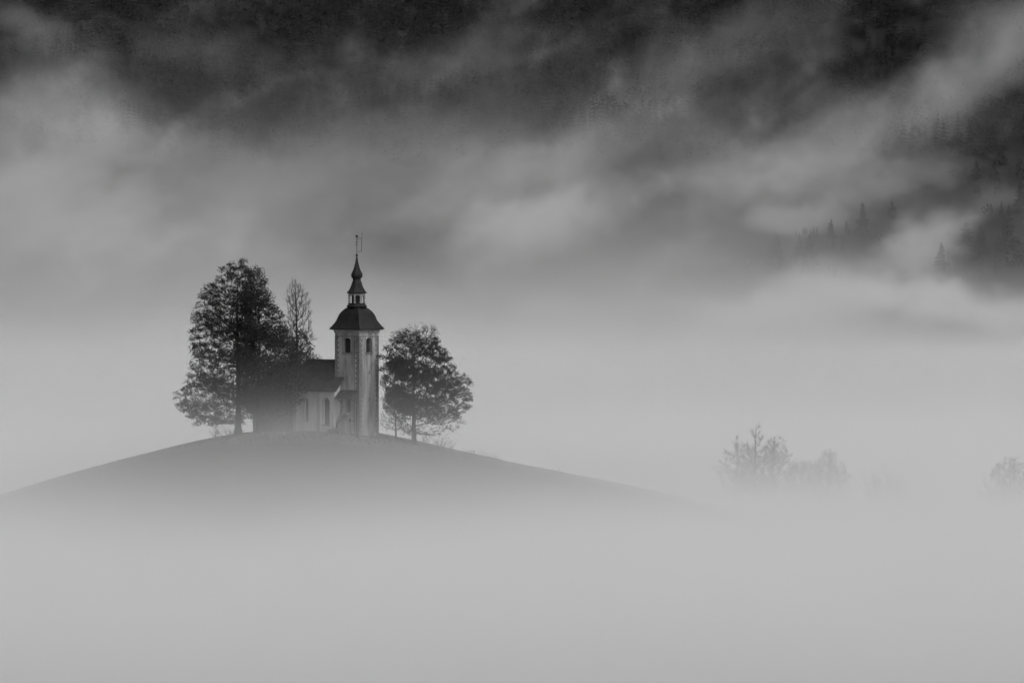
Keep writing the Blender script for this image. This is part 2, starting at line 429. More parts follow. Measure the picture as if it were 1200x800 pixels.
# --- nave
NX0, NX1, NY0, NY1, NE, NR = -12.4, -3.84, -1.5, 6.4, 6.5, 11.15
NYC = (NY0 + NY1) / 2
b_ = NB()
g = [(NY0, -2.5), (NY1, -2.5), (NY1, NE), (NYC, NR - .35), (NY0, NE)]
A = [b_.verts.new((NX0, y, z)) for y, z in g]; B = [b_.verts.new((NX1, y, z)) for y, z in g]
b_.faces.new(A); b_.faces.new(B[::-1])
for i in range(5): b_.faces.new((A[i], A[(i + 1) % 5], B[(i + 1) % 5], B[i]))
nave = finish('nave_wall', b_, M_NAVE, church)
WX, PX = -9.55, -5.45
cb = NB()
add_panel(cb, arch_poly(.75, 3.5), (WX, NY0 - .2, 1.6), (1, 0, 0), (0, -1, 0), 0.65)
add_panel(cb, arch_poly(1.25, 4.2), (PX, NY0 - .2, 1.0), (1, 0, 0), (0, -1, 0), 0.6)
carve(nave, cb)
for x, w_, h_, z0, nm in ((WX, .75, 3.5, 1.6, 'nave_window'), (PX, 1.25, 4.2, 1.0, 'arched_window')):
    b_ = NB(); add_panel(b_, arch_poly(w_ + .02, h_ + .01), (x, NY0 + .38, z0), (1, 0, 0), (0, -1, 0), .04)
    wn = finish(nm, b_, M_GLASS, church)
    b_ = NB(); add_arch_frame(b_, w_, h_, .16, (x, NY0 - .05, z0), (1, 0, 0), (0, -1, 0), .09); finish('window_frame', b_, M_TRIM, wn)
    b_ = NB(); add_box(b_, (x - w_ / 2 - .2, NY0 - .14, z0 - .16), (x + w_ / 2 + .2, NY0 + .1, z0 - .02)); finish('window_sill', b_, M_QUOIN, wn)
    b_ = NB(); add_box(b_, (x - .025, NY0 + .3, z0), (x + .025, NY0 + .36, z0 + h_ - .05))
    for k in range(1, 5): add_box(b_, (x - w_ / 2, NY0 + .31, z0 + k * .62), (x + w_ / 2, NY0 + .35, z0 + k * .62 + .04))
    finish('glazing_bars', b_, M_METAL, wn)
for x in (-7.05, NX0 + .4):
    b_ = NB(); add_box(b_, (x - .3, NY0 - .12, -2.0), (x + .3, NY0 + .02, NE - .3)); finish('pilaster', b_, M_WALL, church)
b_ = NB(); add_box(b_, (NX0 - .1, NY0 - .22, NE - .32), (NX1 + .12, NY0 + .02, NE - .02)); finish('nave_cornice', b_, M_TRIM, church)
def gable_roof(name, x0, x1, y0, y1, ze, zr, th, mat, hip0=0.0, hip1=0.0):
    b_ = NB(); yc = (y0 + y1) / 2
    v = [b_.verts.new(p) for p in ((x0, y0, ze), (x1, y0, ze), (x1, y1, ze), (x0, y1, ze), (x0 + hip0, yc, zr), (x1 - hip1, yc, zr))]
    q = [b_.verts.new((p.co.x, p.co.y, p.co.z - th)) for p in v[:4]] + [b_.verts.new((p.co.x, p.co.y, p.co.z - th * 1.3)) for p in v[4:]]
    for f in ((0, 1, 5, 4), (2, 3, 4, 5), (0, 4, 3), (1, 2, 5)): b_.faces.new([v[i] for i in f])
    for f in ((0, 4, 5, 1), (2, 5, 4, 3), (0, 3, 4), (1, 5, 2)): b_.faces.new([q[i] for i in f])
    for i, j in ((0, 1), (1, 2), (2, 3), (3, 0)): b_.faces.new((v[i], q[i], q[j], v[j]))
    return finish(name, b_, mat, church)
def verge_roof(name, x0, x1, ya, yb, ze, zr, th, mat):
    """open gable roof, two slabs"""
    b_ = NB(); yc = (ya + yb) / 2
    sec = [(ya, ze), (yc, zr), (yb, ze), (yb, ze - th), (yc, zr - th * 1.5), (ya, ze - th)]
    A = [b_.verts.new((x0, y, z)) for y, z in sec]; B = [b_.verts.new((x1, y, z)) for y, z in sec]
    for i in range(6): b_.faces.new((A[i], A[(i + 1) % 6], B[(i + 1) % 6], B[i]))
    for S_ in (A, B):
        b_.faces.new((S_[0], S_[1], S_[4], S_[5])); b_.faces.new((S_[1], S_[2], S_[3], S_[4]))
    return finish(name, b_, mat, church)
nroof = verge_roof('nave_roof', NX0 - .5, NX1 + .75, NY0 - .5, NY1 + .5, NE - .05, NR, .16, M_TILE)
b_ = NB(); add_bar(b_, (NX0 - .5, NYC, NR + .02), (-S, NYC, NR + .02), .12, 6); finish('ridge_tiles', b_, M_TILE, nroof)
b_ = NB(); add_bar(b_, (NX0 - .5, NY0 - .56, NE - .16), (NX1 + .75, NY0 - .56, NE - .16), .08, 6); finish('gutter', b_, M_METAL, nroof)
# --- presbytery with a three-sided end
PY0, PY1 = -.55, 5.6; PC = (PY0 + PY1) / 2
poly = [(NX0 + .1, PY0), (NX0 + .1, PY1), (-20.6, PY1), (-23.0, PC + 1.3), (-23.0, PC - 1.3), (-20.6, PY0)]
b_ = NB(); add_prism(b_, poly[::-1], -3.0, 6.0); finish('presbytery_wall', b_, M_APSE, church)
b_ = NB()
o = [(NX0 + .1, PY0 - .45), (NX0 + .1, PY1 + .45), (-20.8, PY1 + .45), (-23.5, PC + 1.5), (-23.5, PC - 1.5), (-20.8, PY0 - .45)]
low = [b_.verts.new((x, y, 5.9)) for x, y in o]; lw = [b_.verts.new((x, y, 5.75)) for x, y in o]
r0 = b_.verts.new((NX0 + .1, PC, 10.3)); r1 = b_.verts.new((-19.8, PC, 10.3))
for f in ((low[0], r0, r1, low[5]), (low[1], low[2], r1, r0), (low[2], low[3], r1), (low[3], low[4], r1), (low[4], low[5], r1), (low[0], low[1], r0)): b_.faces.new(f)
for i in range(6): b_.faces.new((low[i], low[(i + 1) % 6], lw[(i + 1) % 6], lw[i]))
b_.faces.new(lw)
finish('presbytery_roof', b_, M_TILE, church)
for x in (-14.6, -17.6):
    b_ = NB(); add_panel(b_, arch_poly(.8, 3.0), (x, PY0 - .02, 1.9), (1, 0, 0), (0, -1, 0), .05); wn = finish('presbytery_window', b_, M_GLASS, church)
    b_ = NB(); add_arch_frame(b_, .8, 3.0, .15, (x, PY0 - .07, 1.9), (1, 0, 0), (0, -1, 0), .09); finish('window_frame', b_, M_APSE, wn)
# --- canopy over the outside stair on the tower's left face
CX0, CX1 = -3.8, -.25
b_ = NB(); sec = [(-1.55, 5.35), (.0, 6.55), (.0, 6.4), (-1.55, 5.2)]
A = [b_.verts.new((CX0, y, z)) for y, z in sec]; B = [b_.verts.new((CX1, y, z)) for y, z in sec]
for i in range(4): b_.faces.new((A[i], A[(i + 1) % 4], B[(i + 1) % 4], B[i]))
b_.faces.new(A); b_.faces.new(B[::-1])
can = finish('stair_canopy', b_, M_TILE, church)
b_ = NB(); add_bar(b_, (CX0, -1.6, 5.22), (CX1 + .1, -1.6, 5.22), .07, 6); finish('gutter', b_, M_METAL, can)
b_ = NB(); add_bar(b_, (CX1 - .15, -1.55, 5.2), (CX1 - .15, -.16, 4.75), .06); add_bar(b_, (CX1 - .15, -.16, 4.75), (CX1 - .15, -.16, -.6), .06); finish('downpipe', b_, M_METAL, can)
for x in (CX0 + .3, CX1 - .5):
    b_ = NB(); add_bar(b_, (x, -.02, 4.5), (x, -1.4, 5.25), .06, 4); finish('bracket', b_, M_LOUVRE, can)
# steep stair rising to the upper door
NST = 12
for k in range(NST):
    b_ = NB(); x0 = -3.78 + k * .095; zt = .1 + (k + 1) * .225
    add_box(b_, (x0, -1.2, zt - .2 if k else -1.0), (x0 + .2, -.08, zt)); finish('stair_step', b_, M_STONE, church)
b_ = NB(); add_box(b_, (-2.56, -1.2, 2.62), (-1.75, -.05, 2.84)); finish('stair_landing', b_, M_STONE, church)
b_ = NB(); q0, q1 = Vector((-3.7, -1.17, 1.25)), Vector((-2.55, -1.17, 3.85)); E_ = Vector((.8, 0, 0)); D_ = Vector((0, 0, -.45))
add_bar(b_, q0, q1, .05); add_bar(b_, q0 + D_, q1 + D_, .035); add_bar(b_, q1, q1 + E_, .05); add_bar(b_, q1 + D_, q1 + E_ + D_, .035)
for k in range(5):
    p = q0.lerp(q1, k / 4); add_bar(b_, p, p - Vector((0, 0, 1.0)), .035)
add_bar(b_, q1 + E_, q1 + E_ + Vector((0, 0, -1.0)), .035)
finish('stair_railing', b_, M_METAL, church)
# ------------------------------------------------------------------ trees
M_BARK = grey('bark', 0.018, 0.034, 2.0, rough=0.95, stretch=(1, 1, 0.3), bump=0.4, spec=0.1)
M_TWIG = grey('twig_bark', 0.02, 0.035, 2.0, rough=0.95, spec=0.1)
M_LEAF = grey('linden_leaves', 0.015, 0.045, 0.9, rough=0.7, spec=0.15, ramp=(0.3, 0.7))
M_NEEDLE = grey('spruce_needles', 0.012, 0.03, 0.3, rough=0.9, spec=0.05)
M_FOREST = grey('forest_foliage', 0.009, 0.014, 0.02, rough=0.95, spec=0.03, detail=9)

class Tubes:
    def __init__(s): s.V = []; s.F = []; s.n = 0
    def add(s, P, R, k=5):
        P = np.asarray(P, float); m = len(P)
        d = np.gradient(P, axis=0); d /= np.linalg.norm(d, axis=1, keepdims=True) + 1e-9
        ref = np.array([0.31, 0.17, 0.93]) if abs(d[0][2]) < .8 else np.array([1.0, 0.1, 0.0])
        a = np.cross(d, ref); a /= np.linalg.norm(a, axis=1, keepdims=True) + 1e-9
        b = np.cross(d, a); th = np.arange(k) * 2 * np.pi / k
        ring = P[:, None] + np.asarray(R)[:, None, None] * (a[:, None] * np.cos(th)[None, :, None] + b[:, None] * np.sin(th)[None, :, None])
        s.V.append(ring.reshape(-1, 3))
        i = np.arange(m * k).reshape(m, k) + s.n; j = np.roll(i, -1, 1)
        s.F.append(np.stack([i[:-1], j[:-1], j[1:], i[1:]], -1).reshape(-1, 4))
        s.n += m * k
    def mesh(s, name):
        return mesh_np(name, np.concatenate(s.V), np.concatenate(s.F), True)

def leaf_mesh(name, P, size, rng, flat=0.35):
    """one small folded leaf (four-cornered) at each point"""
    n = len(P)
    a = rng.normal(size=(n, 3)); a[:, 2] -= flat; a /= np.linalg.norm(a, axis=1, keepdims=True)
    r = rng.normal(size=(n, 3)); b = np.cross(a, r); b /= np.linalg.norm(b, axis=1, keepdims=True)
    L = size * rng.uniform(.6, 1.35, (n, 1)); W = L * rng.uniform(.55, .85, (n, 1))
    c = np.cross(a, b)
    V = np.stack([P, P + a * L * .5 + b * W * .5 + c * L * .12, P + a * L, P + a * L * .5 - b * W * .5 + c * L * .12], 1).reshape(-1, 3)
    i = np.arange(n) * 4
    F = np.concatenate([np.stack([i, i + 1, i + 2], -1), np.stack([i, i + 2, i + 3], -1)])
    return mesh_np(name, V, F)

def curve(p, d, L, n, rng, up=0.0, wig=0.1):
    pts = [np.array(p, float)]; d = np.array(d, float); d /= np.linalg.norm(d)
    for k in range(n):
        d = d + rng.normal(size=3) * wig; d[2] += up / n; d /= np.linalg.norm(d)
        pts.append(pts[-1] + d * L / n)
    return np.array(pts)

def build_tree(name, label, base, H, tr, env, first, seed, n=600, asc=0.3, gap=1.2, clump=(.75, .42), leaves=20, leaf=.3, tufts=5, tuft_len=.9,
               keep=None, group=None, lean=(0, 0), cat='tree', topf=.98, trk=.8, rho=(.18, .5), r_tip=.008, path_w=.25, up=.35, droop=0.0, pexp=2.2, rag=.06, void=.62):
    """clumps scattered through the crown outline, joined to the trunk by a branch network whose thickness follows what it carries"""
    rng = np.random.default_rng(seed)
    root = empty(name, base); tag(root, label, cat, group)
    hs = np.linspace(0, 1, 40); ph = rng.uniform(0, 6, 2)
    TP = np.stack([lean[0] * hs ** 1.5 + .008 * H * np.sin(hs * 6 + ph[0]) * hs, lean[1] * hs ** 1.5 + .008 * H * np.sin(hs * 5 + ph[1]) * hs, hs * H * topf], -1)
    def tpt(f): return np.array([np.interp(f, hs, TP[:, i]) for i in range(3)])
    # clump centres
    hg = np.linspace(env.lo, env.hi, 200); wg = np.array([(env(h)[0] + env(h)[1]) for h in hg]); wg = np.maximum(wg, .2) ** 1.6
    cg = np.cumsum(wg); cg = (cg - cg[0]) / (cg[-1] - cg[0])
    P = np.zeros((n, 3)); m = 0
    for _ in range(n * 12):
        if m >= n: break
        ht = float(np.interp(rng.uniform(), cg, hg)); az = rng.uniform(0, 6.283); ca = math.cos(az)
        l, r = env(ht); wl = .5 * (1 - ca); R = max(l * wl + r * (1 - wl) - clump[0] * .55, .05)
        R *= 1 + rag * (math.sin(3 * az + ph[0] + ht * 11) + math.sin(5 * az + ph[1] - ht * 19) + math.sin(2 * az - ht * 31 + ph[0] * 2)) - rag * .4
        R *= rho[0] + (1 - rho[0]) * rng.uniform() ** rho[1]
        c = tpt(min(ht / topf, 1)); p = np.array([c[0] + ca * R, c[1] + math.sin(az) * R, ht * H])
        if math.sin(p[0] * 1.1 + ph[0]) * math.sin(p[1] * 1.1 + ph[1]) + math.sin(p[2] * 1.25 + p[0] * .5) * .8 < -void: continue
        if m and np.min(np.sum((P[:m] - p) ** 2, 1)) < gap * gap * rng.uniform(.55, 1.2): continue
        P[m] = p; m += 1
    P = P[:m]
    ax = np.stack([np.interp(P[:, 2] / (H * topf), hs, TP[:, 0]), np.interp(P[:, 2] / (H * topf), hs, TP[:, 1])], -1)
    order = np.argsort(np.hypot(P[:, 0] - ax[:, 0], P[:, 1] - ax[:, 1]) + .02 * P[:, 2])
    # branch network
    i0 = int(np.searchsorted(hs * topf, first))
    nodes = [TP[k] for k in range(i0, 40)]; par = [-1] + list(range(0, 39 - i0)); plen = [0.0] * (40 - i0); nt0 = len(nodes)
    N = np.zeros((m * 5 + 80, 3)); PL = np.zeros(m * 5 + 80); N[:nt0] = nodes; PL[:nt0] = np.linspace(0, 1, nt0) * H * .3; cnt = nt0
    tips = np.zeros(m, int)
    for c in order:
        p = P[c]; d = p - N[:cnt]; hz = np.hypot(d[:, 0], d[:, 1]); L = np.sqrt((d ** 2).sum(1))
        cost = L + path_w * PL[:cnt] + 1.6 * np.maximum(asc * hz - d[:, 2], 0)
        j = int(np.argmin(cost)); q = N[j]; k = max(1, min(4, int(L[j] / .7)))
        prev = j; bend = rng.normal(size=3) * .08 * L[j] + np.array([0, 0, -.06 * L[j]])
        for t in range(1, k + 1):
            f = t / k; N[cnt] = q + (p - q) * f + bend * 4 * f * (1 - f) * .5; PL[cnt] = PL[prev] + L[j] / k
            par.append(prev); prev = cnt; cnt += 1
        tips[c] = prev
    N = N[:cnt]; par = np.array(par); area = np.zeros(cnt); nch = np.zeros(cnt, int)
    for c in tips: area[c] += (r_tip * 1.5) ** pexp
    for k in range(cnt - 1, 0, -1):
        if par[k] >= 0: area[par[k]] += area[k]; nch[par[k]] += 1
    rad = np.maximum(area, (r_tip) ** pexp) ** (1 / pexp)
    sc_ = min(1.0, tr * .8 / rad[0]); rad = np.maximum(rad * (sc_ if sc_ < 1 else 1), r_tip)
    T = Tubes(); W = Tubes(); LP = []
    TR = tr * (1 - hs) ** trk + r_tip * 1.5; TR[:2] = [tr * 1.75, tr * 1.25]; TP2 = TP.copy(); TP2[0, 2] -= .6
    T.add(TP2, TR, 8)
    # chains of branch segments
    done = np.zeros(cnt, bool); done[:nt0] = True
    for c in order:
        k = tips[c]; ch = [k]
        while not done[k]:
            done[k] = True; k = par[k]; ch.append(k)
        if len(ch) < 2: continue
        ch = ch[::-1]; rr = rad[ch].copy(); rr[0] = min(rr[0], rr[1] * 1.25); (T if rr[0] > .05 else W).add(N[ch], rr, 5 if rr[0] > .05 else 4)
    for c in range(m):
        p = P[c]; k = par[tips[c]]; d = p - N[k]; d /= np.linalg.norm(d) + 1e-6
        sz = rng.uniform(.75, 1.25)
        for t in range(tufts):
            dd = d * .7 + rng.normal(size=3) * .55 + np.array([0, 0, up])
            q0 = N[k] + (p - N[k]) * rng.uniform(.3, 1)
            tw = curve(q0, dd, tuft_len * sz * rng.uniform(.5, 1.15), 4, rng, up * .5, .16)
            W.add(tw, r_tip * np.array([1.1, 1.0, .9, .75, .45]), 3)
            if not leaves or tufts > 6:
                for e in range(3):
                    i1 = rng.integers(1, 4); W.add(curve(tw[i1], tw[i1 + 1] - tw[i1] + rng.normal(size=3) * .14 * tuft_len, tuft_len * .45 * rng.uniform(.5, 1.2), 2, rng, up * .3, .12), r_tip * np.array([.8, .65, .4]), 3)
        if leaves:
            kp = 1.0 if keep is None else keep(p / H, rng)
            q = rng.poisson(leaves * kp * sz)
            if q:
                o = rng.normal(size=(q, 3)); o /= np.linalg.norm(o, axis=1, keepdims=True) + 1e-9
                o *= (rng.uniform(size=(q, 1)) ** .45) * [clump[0] * sz, clump[0] * sz, clump[1] * sz]
                o[:, 2] -= droop * (o[:, 0] ** 2 + o[:, 1] ** 2)
                LP.append(p + o)
    link('trunk', T.mesh('trunk'), M_BARK, root)
    link('branches', W.mesh('branches'), M_TWIG, root)
    if LP: link('crown', leaf_mesh('crown', np.concatenate(LP), leaf, rng), M_LEAF, root)
    return root

def envelope(pts, base_py, top_py, cxp, ppm):
    """crown outline given as (pixel row, left pixel, right pixel)"""
    pts = sorted(pts, key=lambda p: -p[0])
    hh = [(base_py - p[0]) / (base_py - top_py) for p in pts]
    ll = [(cxp - p[1]) / ppm for p in pts]; rr = [(p[2] - cxp) / ppm for p in pts]
    f = lambda h: (float(np.interp(h, hh, ll)), float(np.interp(h, hh, rr)))
    f.lo, f.hi = hh[0], .99
    return f

def stand(px, Y):
    D = Y - CAMY; x = (px - 600) / FPX * D
    return Vector((x, Y, float(ground_z(x, Y))))

def tree_at(name, label, px, Y, top_py, outline, **k):
    b = stand(px, Y); ppm = FPX / (Y - CAMY); bpy_ = HOR + (CAMZ - b.z) * ppm
    H = (bpy_ - top_py) / ppm
    return build_tree(name, label, b, H, env=envelope(outline, bpy_, top_py, px, ppm), **k)

G_TREES = 'lindens beside the church'
# tall linden left of the church
tree_at('linden_tree', 'tall broad leafy linden with bare lower trunk, leftmost on the hilltop', 279, 4.0, 302,
        [(302, 275, 284), (307, 263, 292), (320, 250, 301), (340, 236, 306), (356, 223, 308), (375, 219, 308), (393, 216, 308), (415, 220, 308), (427, 222, 306), (446, 214, 306), (470, 202, 304), (486, 206, 290), (496, 222, 276)],
        tr=.5, first=.2, seed=11, n=1150, asc=.12, gap=.95, clump=(.72, .4), leaves=40, leaf=.245, tufts=3, droop=.25, trk=1.15, group=G_TREES)
# its neighbour in front of the chancel
tree_at('linden_tree', 'dense dark leafy linden with sloping right side, overhanging the church roof', 303, 1.0, 309,
        [(309, 297, 305), (320, 286, 311), (343, 276, 321), (362, 272, 329), (380, 272, 340), (399, 272, 348), (421, 272, 353), (445, 276, 355), (470, 284, 353), (486, 294, 347), (492, 300, 340)],
        tr=.4, first=.2, seed=5, n=1000, asc=.15, gap=.9, clump=(.75, .45), leaves=38, leaf=.265, tufts=3, droop=.2, trk=1.3, group=G_TREES)
# slender bare tree behind the nave
tree_at('bare_tree', 'slender leafless tree with narrow upright crown rising behind the church roof', 347, 24.0, 324,
        [(324, 345, 350), (332, 338, 356), (345, 334, 363), (358, 334, 367), (372, 335, 367), (385, 333, 367), (396, 332, 373), (405, 336, 366), (430, 338, 358)],
        tr=.3, first=.35, seed=21, n=340, asc=.95, gap=.5, clump=(.3, .3), leaves=0, tufts=5, tuft_len=.75, rho=(.25, .55), r_tip=.0095, path_w=.05, up=.55, void=2, rag=.02)
# leafy tree showing above the ridge
tree_at('leafy_tree', 'low dark leafy tree showing above the nave roof beside the slender bare tree', 352, 19.0, 384,
        [(384, 350, 355), (390, 344, 359), (396, 340, 363), (405, 336, 367), (413, 332, 373), (424, 330, 378), (445, 330, 378), (480, 336, 366)],
        tr=.25, first=.2, seed=8, n=420, asc=.4, gap=.8, clump=(.6, .42), leaves=22, leaf=.28, tufts=2, group=None)
# round tree right of the tower
def keep5(p, rng):
    return float(np.clip((1.02 - p[2]) * 3.0, .15, 1.0)) * float(np.clip((p[2] - .15) * 6, .15, 1))
tree_at('linden_tree', 'rounded half-leafed linden standing right of the bell tower', 485, 0.0, 376,
        [(376, 491, 504), (383, 474, 511), (391, 453, 518), (405, 448, 524), (420, 444, 531), (440, 444, 546), (452, 445, 551), (465, 448, 553), (480, 452, 555), (492, 458, 553), (503, 468, 541), (510, 474, 515)],
        tr=.42, first=.16, seed=33, n=1050, asc=.3, gap=.78, clump=(.62, .42), leaves=52, leaf=.23, tufts=5, tuft_len=.95, trk=1.9, pexp=2.0, keep=keep5, droop=.15, group=G_TREES)
# bare small trees and brush on the hill
tree_at('bare_tree', 'small crooked leafless tree between the bell tower and the round linden', 464, 7.0, 452,
        [(452, 454, 468), (462, 447, 476), (475, 444, 482), (490, 443, 484), (503, 447, 480)],
        tr=.16, first=.12, seed=41, n=110, asc=.25, gap=.7, clump=(.3, .3), leaves=0, tufts=5, tuft_len=.8, lean=(-.6, 0), r_tip=.01, up=.1)
def brush(name, label, px, Y, wpx, hpx, seed, nstem=14, leaves=0, group=None, thick=1.0):
    rng = np.random.default_rng(seed); b = stand(px, Y); ppm = FPX / (Y - CAMY)
    root = empty(name, b); tag(root, label, 'shrub', group); T = Tubes(); W = Tubes(); LP = []
    for i in range(nstem):
        x = rng.uniform(-.5, .5) * wpx / ppm; y = rng.uniform(-.5, .5) * wpx / ppm * .6
        L = hpx / ppm * rng.uniform(.4, 1.05) * (1 - .5 * abs(x) / (wpx / ppm))
        z0 = float(ground_z(b.x + x, b.y + y)) - b.z - .15
        st = curve((x, y, z0), (rng.normal() * .55, rng.normal() * .5, 1), L, 6, rng, .1, .14)
        T.add(st, thick * (.012 * (1 - np.linspace(0, 1, 7)) ** .6 + .006), 4)
        for j in range(10):
            t = rng.uniform(.15, 1) * 6; i0 = min(int(t), 5); p = st[i0] + (st[i0 + 1] - st[i0]) * (t - i0)
            tw = curve(p, rng.normal(size=3) * [.8, .8, .3] + np.array([0, 0, .6]), L * rng.uniform(.15, .45), 4, rng, .1, .2)
            W.add(tw, thick * np.array([.009, .008, .007, .006, .004]), 3)
            if leaves:
                m = rng.poisson(leaves)
                if m: LP.append(tw[-1] + rng.normal(size=(m, 3)) * .2)
    tag(link('stems', T.mesh('stems'), M_TWIG, root), kind='stuff'); tag(link('twigs', W.mesh('twigs'), M_TWIG, root), kind='stuff')
    if LP: tag(link('leaves', leaf_mesh('leaves', np.concatenate(LP), .2, rng), M_LEAF, root), kind='stuff')
    return root
brush('brush', 'faint leafless brush at the foot of the leftmost linden', 264, 9.0, 34, 22, 51, 40)
brush('brush', 'leafless brush just right of the round linden\'s trunk', 508, 9.0, 40, 24, 52, 40)
brush('brush', 'low leafless brush on the hillcrest right of the round linden', 565, 8.0, 44, 13, 53, 40)
brush('brush', 'tiny isolated shrub farthest right on the fading hillcrest', 655, 8.0, 16, 10, 54, 16)
brush('brush', 'bushy growth at the stair foot beside the church wall', 390, -4.8, 12, 9, 55, 10, 5)

# trees emerging from the fog on the right
FG = 'bare trees standing in the valley fog'
kw = dict(group=FG, first=.2, asc=.5, clump=(.3, .3), leaves=0, tufts=6, tuft_len=1.0, r_tip=.019, rho=(.1, .6), void=2, rag=.09)
tree_at('bare_tree', 'tallest leafless tree with pointed top in the fog group on the right', 885, 44, 496,
        [(496, 883, 888), (506, 878, 892), (516, 871, 901), (528, 864, 912), (540, 858, 918), (565, 856, 918), (580, 862, 910)], tr=.26, seed=61, n=230, gap=.9, **kw)
tree_at('bare_tree', 'thin forked leafless tree leftmost in the fog group', 864, 50, 511,
        [(511, 861, 866), (520, 853, 872), (532, 844, 878), (545, 838, 884), (565, 836, 888), (580, 840, 884)], tr=.2, seed=62, n=130, gap=1.05, **kw)
tree_at('bare_tree', 'broad leafless tree right of the tallest one in the fog group', 906, 47, 511,
        [(511, 906, 914), (520, 896, 921), (530, 890, 930), (545, 884, 934), (565, 882, 936), (580, 886, 930)], tr=.22, seed=63, n=200, gap=.9, **kw)
tree_at('bare_tree', 'low dense leafless tree in the middle of the fog group', 940, 49, 538,
        [(538, 934, 948), (545, 924, 958), (555, 918, 964), (580, 916, 966)], tr=.16, seed=64, n=170, gap=.8, **kw)
tree_at('bare_tree', 'rounded leafless tree at the right end of the fog group', 972, 47, 529,
        [(529, 968, 977), (538, 958, 986), (548, 952, 996), (560, 948, 1002), (585, 950, 1000)], tr=.18, seed=65, n=210, gap=.85, **kw)
tree_at('bare_tree', 'bare rounded tree half hidden in fog at the right edge', 1184, 28, 536,
        [(537, 1174, 1194), (546, 1164, 1206), (560, 1152, 1216), (575, 1147, 1222), (595, 1148, 1220)], tr=.24, seed=66, n=330, gap=.85, **kw)
brush('brush', 'leafless thicket at the foot of the tallest tree in the fog', 893, 42, 84, 46, 68, 50, 0, None, 1.8)
brush('brush', 'leafless thicket between the two right-hand trees of the fog group', 955, 44, 76, 40, 69, 46, 0, None, 1.8)
brush('brush', 'small leafless shrub alone in the fog between the fog trees', 1040, 44, 44, 60, 67, 70, 0, None, 2.6)

# ------------------------------------------------------------------ spruces on the mountainside
def spruce_mesh(name, seed, levels=24, nb=9):
    """unit-height spruce crown: drooping, fringed boughs in whorls"""
    rng = np.random.default_rng(seed); V = []; F = []
    for i in range(levels):
        q = i / (levels - 1); z = .03 + .94 * q ** 1.05
        R = (.17 * (1 - q) ** .8 + .008) * rng.uniform(.55, 1.2)
        n = max(5, int(nb * (1 - q * .45)))
        for k in range(n):
            a = 2 * math.pi * (k + rng.uniform(-.45, .45)) / n + i * .7; r = R * rng.uniform(.45, 1.3)
            d = np.array([math.cos(a), math.sin(a), 0]); s = np.array([-d[1], d[0], 0]); z1 = z + rng.normal() * .008
            w_ = r * .42 + .004; dr = r * .35
            b = len(V)
            for t, ww, dz in ((0, .25, .02), (.35, 1.0, -.05), (.7, .75, -.5), (1.0, .05, -.75)):
                c = d * r * t + np.array([0, 0, z1 + dr * dz])
                V.append(c + s * w_ * ww * .5 - np.array([0, 0, .012 * ww])); V.append(c + np.array([0, 0, .006])); V.append(c - s * w_ * ww * .5 - np.array([0, 0, .012 * ww]))
            for t in range(3):
                o = b + t * 3
                F += [(o, o + 1, o + 4, o + 3), (o + 1, o + 2, o + 5, o + 4)]
            # hanging fringe
            for t in range(1, 3):
                o = b + t * 3; e = len(V); V.append((V[o] + V[o + 3]) / 2 - np.array([0, 0, .03])); V.append((V[o + 2] + V[o + 5]) / 2 - np.array([0, 0, .03]))
                F += [(o, o + 3, e, e), (o + 2, o + 5, e + 1, e + 1)]
    F = np.array(F); tri = F[F[:, 2] == F[:, 3]][:, :3]; quad = F[F[:, 2] != F[:, 3]]
    return mesh_np(name, np.array(V), [quad, tri])
spr = [spruce_mesh('crown', 70 + k) for k in range(3)]
for m_ in spr: m_.materials.append(M_NEEDLE)
tb = Tubes(); tb.add(np.array([[0, 0, -.12], [0, 0, .1], [0, 0, .5], [0, 0, 1.0]]), [.017, .013, .008, .001], 7)
spr_trunk = tb.mesh('trunk'); spr_trunk.materials.append(M_BARK)
SPR = [  # pixel of the top, pixel row of the foot, label
    (892, 296, 318, 'short spruce at the left end of the left clump on the foggy slope'),
    (910, 273, 314, 'wide pale spruce in the left clump on the foggy slope'),
    (937, 272, 313, 'narrow taller spruce in the left clump on the foggy slope'),
    (948, 274, 313, 'spruce at the right of the left clump on the foggy slope'),
    (974, 256, 282, 'faint small spruce left of the dark middle spruce pair'),
    (992, 257, 277, 'stubby spruce touching the left side of the dark middle spruce'),
    (1011, 236, 276, 'dark pointed middle spruce, left one of the pair above the fog tongue'),
    (1045, 233, 276, 'dark slender middle spruce, right one of the pair above the fog tongue'),
    (1103, 283, 322, 'pale spruce fading into the fog left of the right-hand group'),
    (1132, 258, 306, 'well-defined spruce with open branches at the left of the right-hand group'),
    (1149, 262, 302, 'well-defined spruce just right of the open-branched one'),
    (1145, 290, 318, 'small spruce top low between the right-hand group and the fog'),
    (1181, 242, 312, 'largest dark spruce in the right-hand group'),
    (1196, 205, 250, 'dark spruce cut by the right edge of the picture'),
    (1164, 184, 212, 'small spruce top high on the right slope'),
    (1144, 184, 210, 'fainter small spruce top high on the right slope, left of another'),
    (1172, 161, 196, 'tall faint spruce highest on the dark right slope'),
]
rs = random.Random(3)
for k, (px, tp, fp, lab) in enumerate(SPR):
    foot = on_mount(px, fp); foot.z = float(mount_z(foot.x, foot.y)); ppm = FPX / (foot.y - CAMY)
    H = (HOR + (CAMZ - foot.z) * ppm - tp) / ppm
    r_ = empty('spruce_tree', foot, rs.uniform(0, 6)); tag(r_, lab, 'tree', 'spruces standing out on the slope')
    wd = rs.uniform(1.6, 2.0) * (1.15 if 'wide' in lab or 'largest' in lab or 'open' in lab else 1.0)
    for nm, me in (('trunk', spr_trunk), ('crown', spr[k % 3])):
        o = bpy.data.objects.new(nm, me); C.objects.link(o); o.parent = r_; o.scale = (H * wd, H * wd, H)

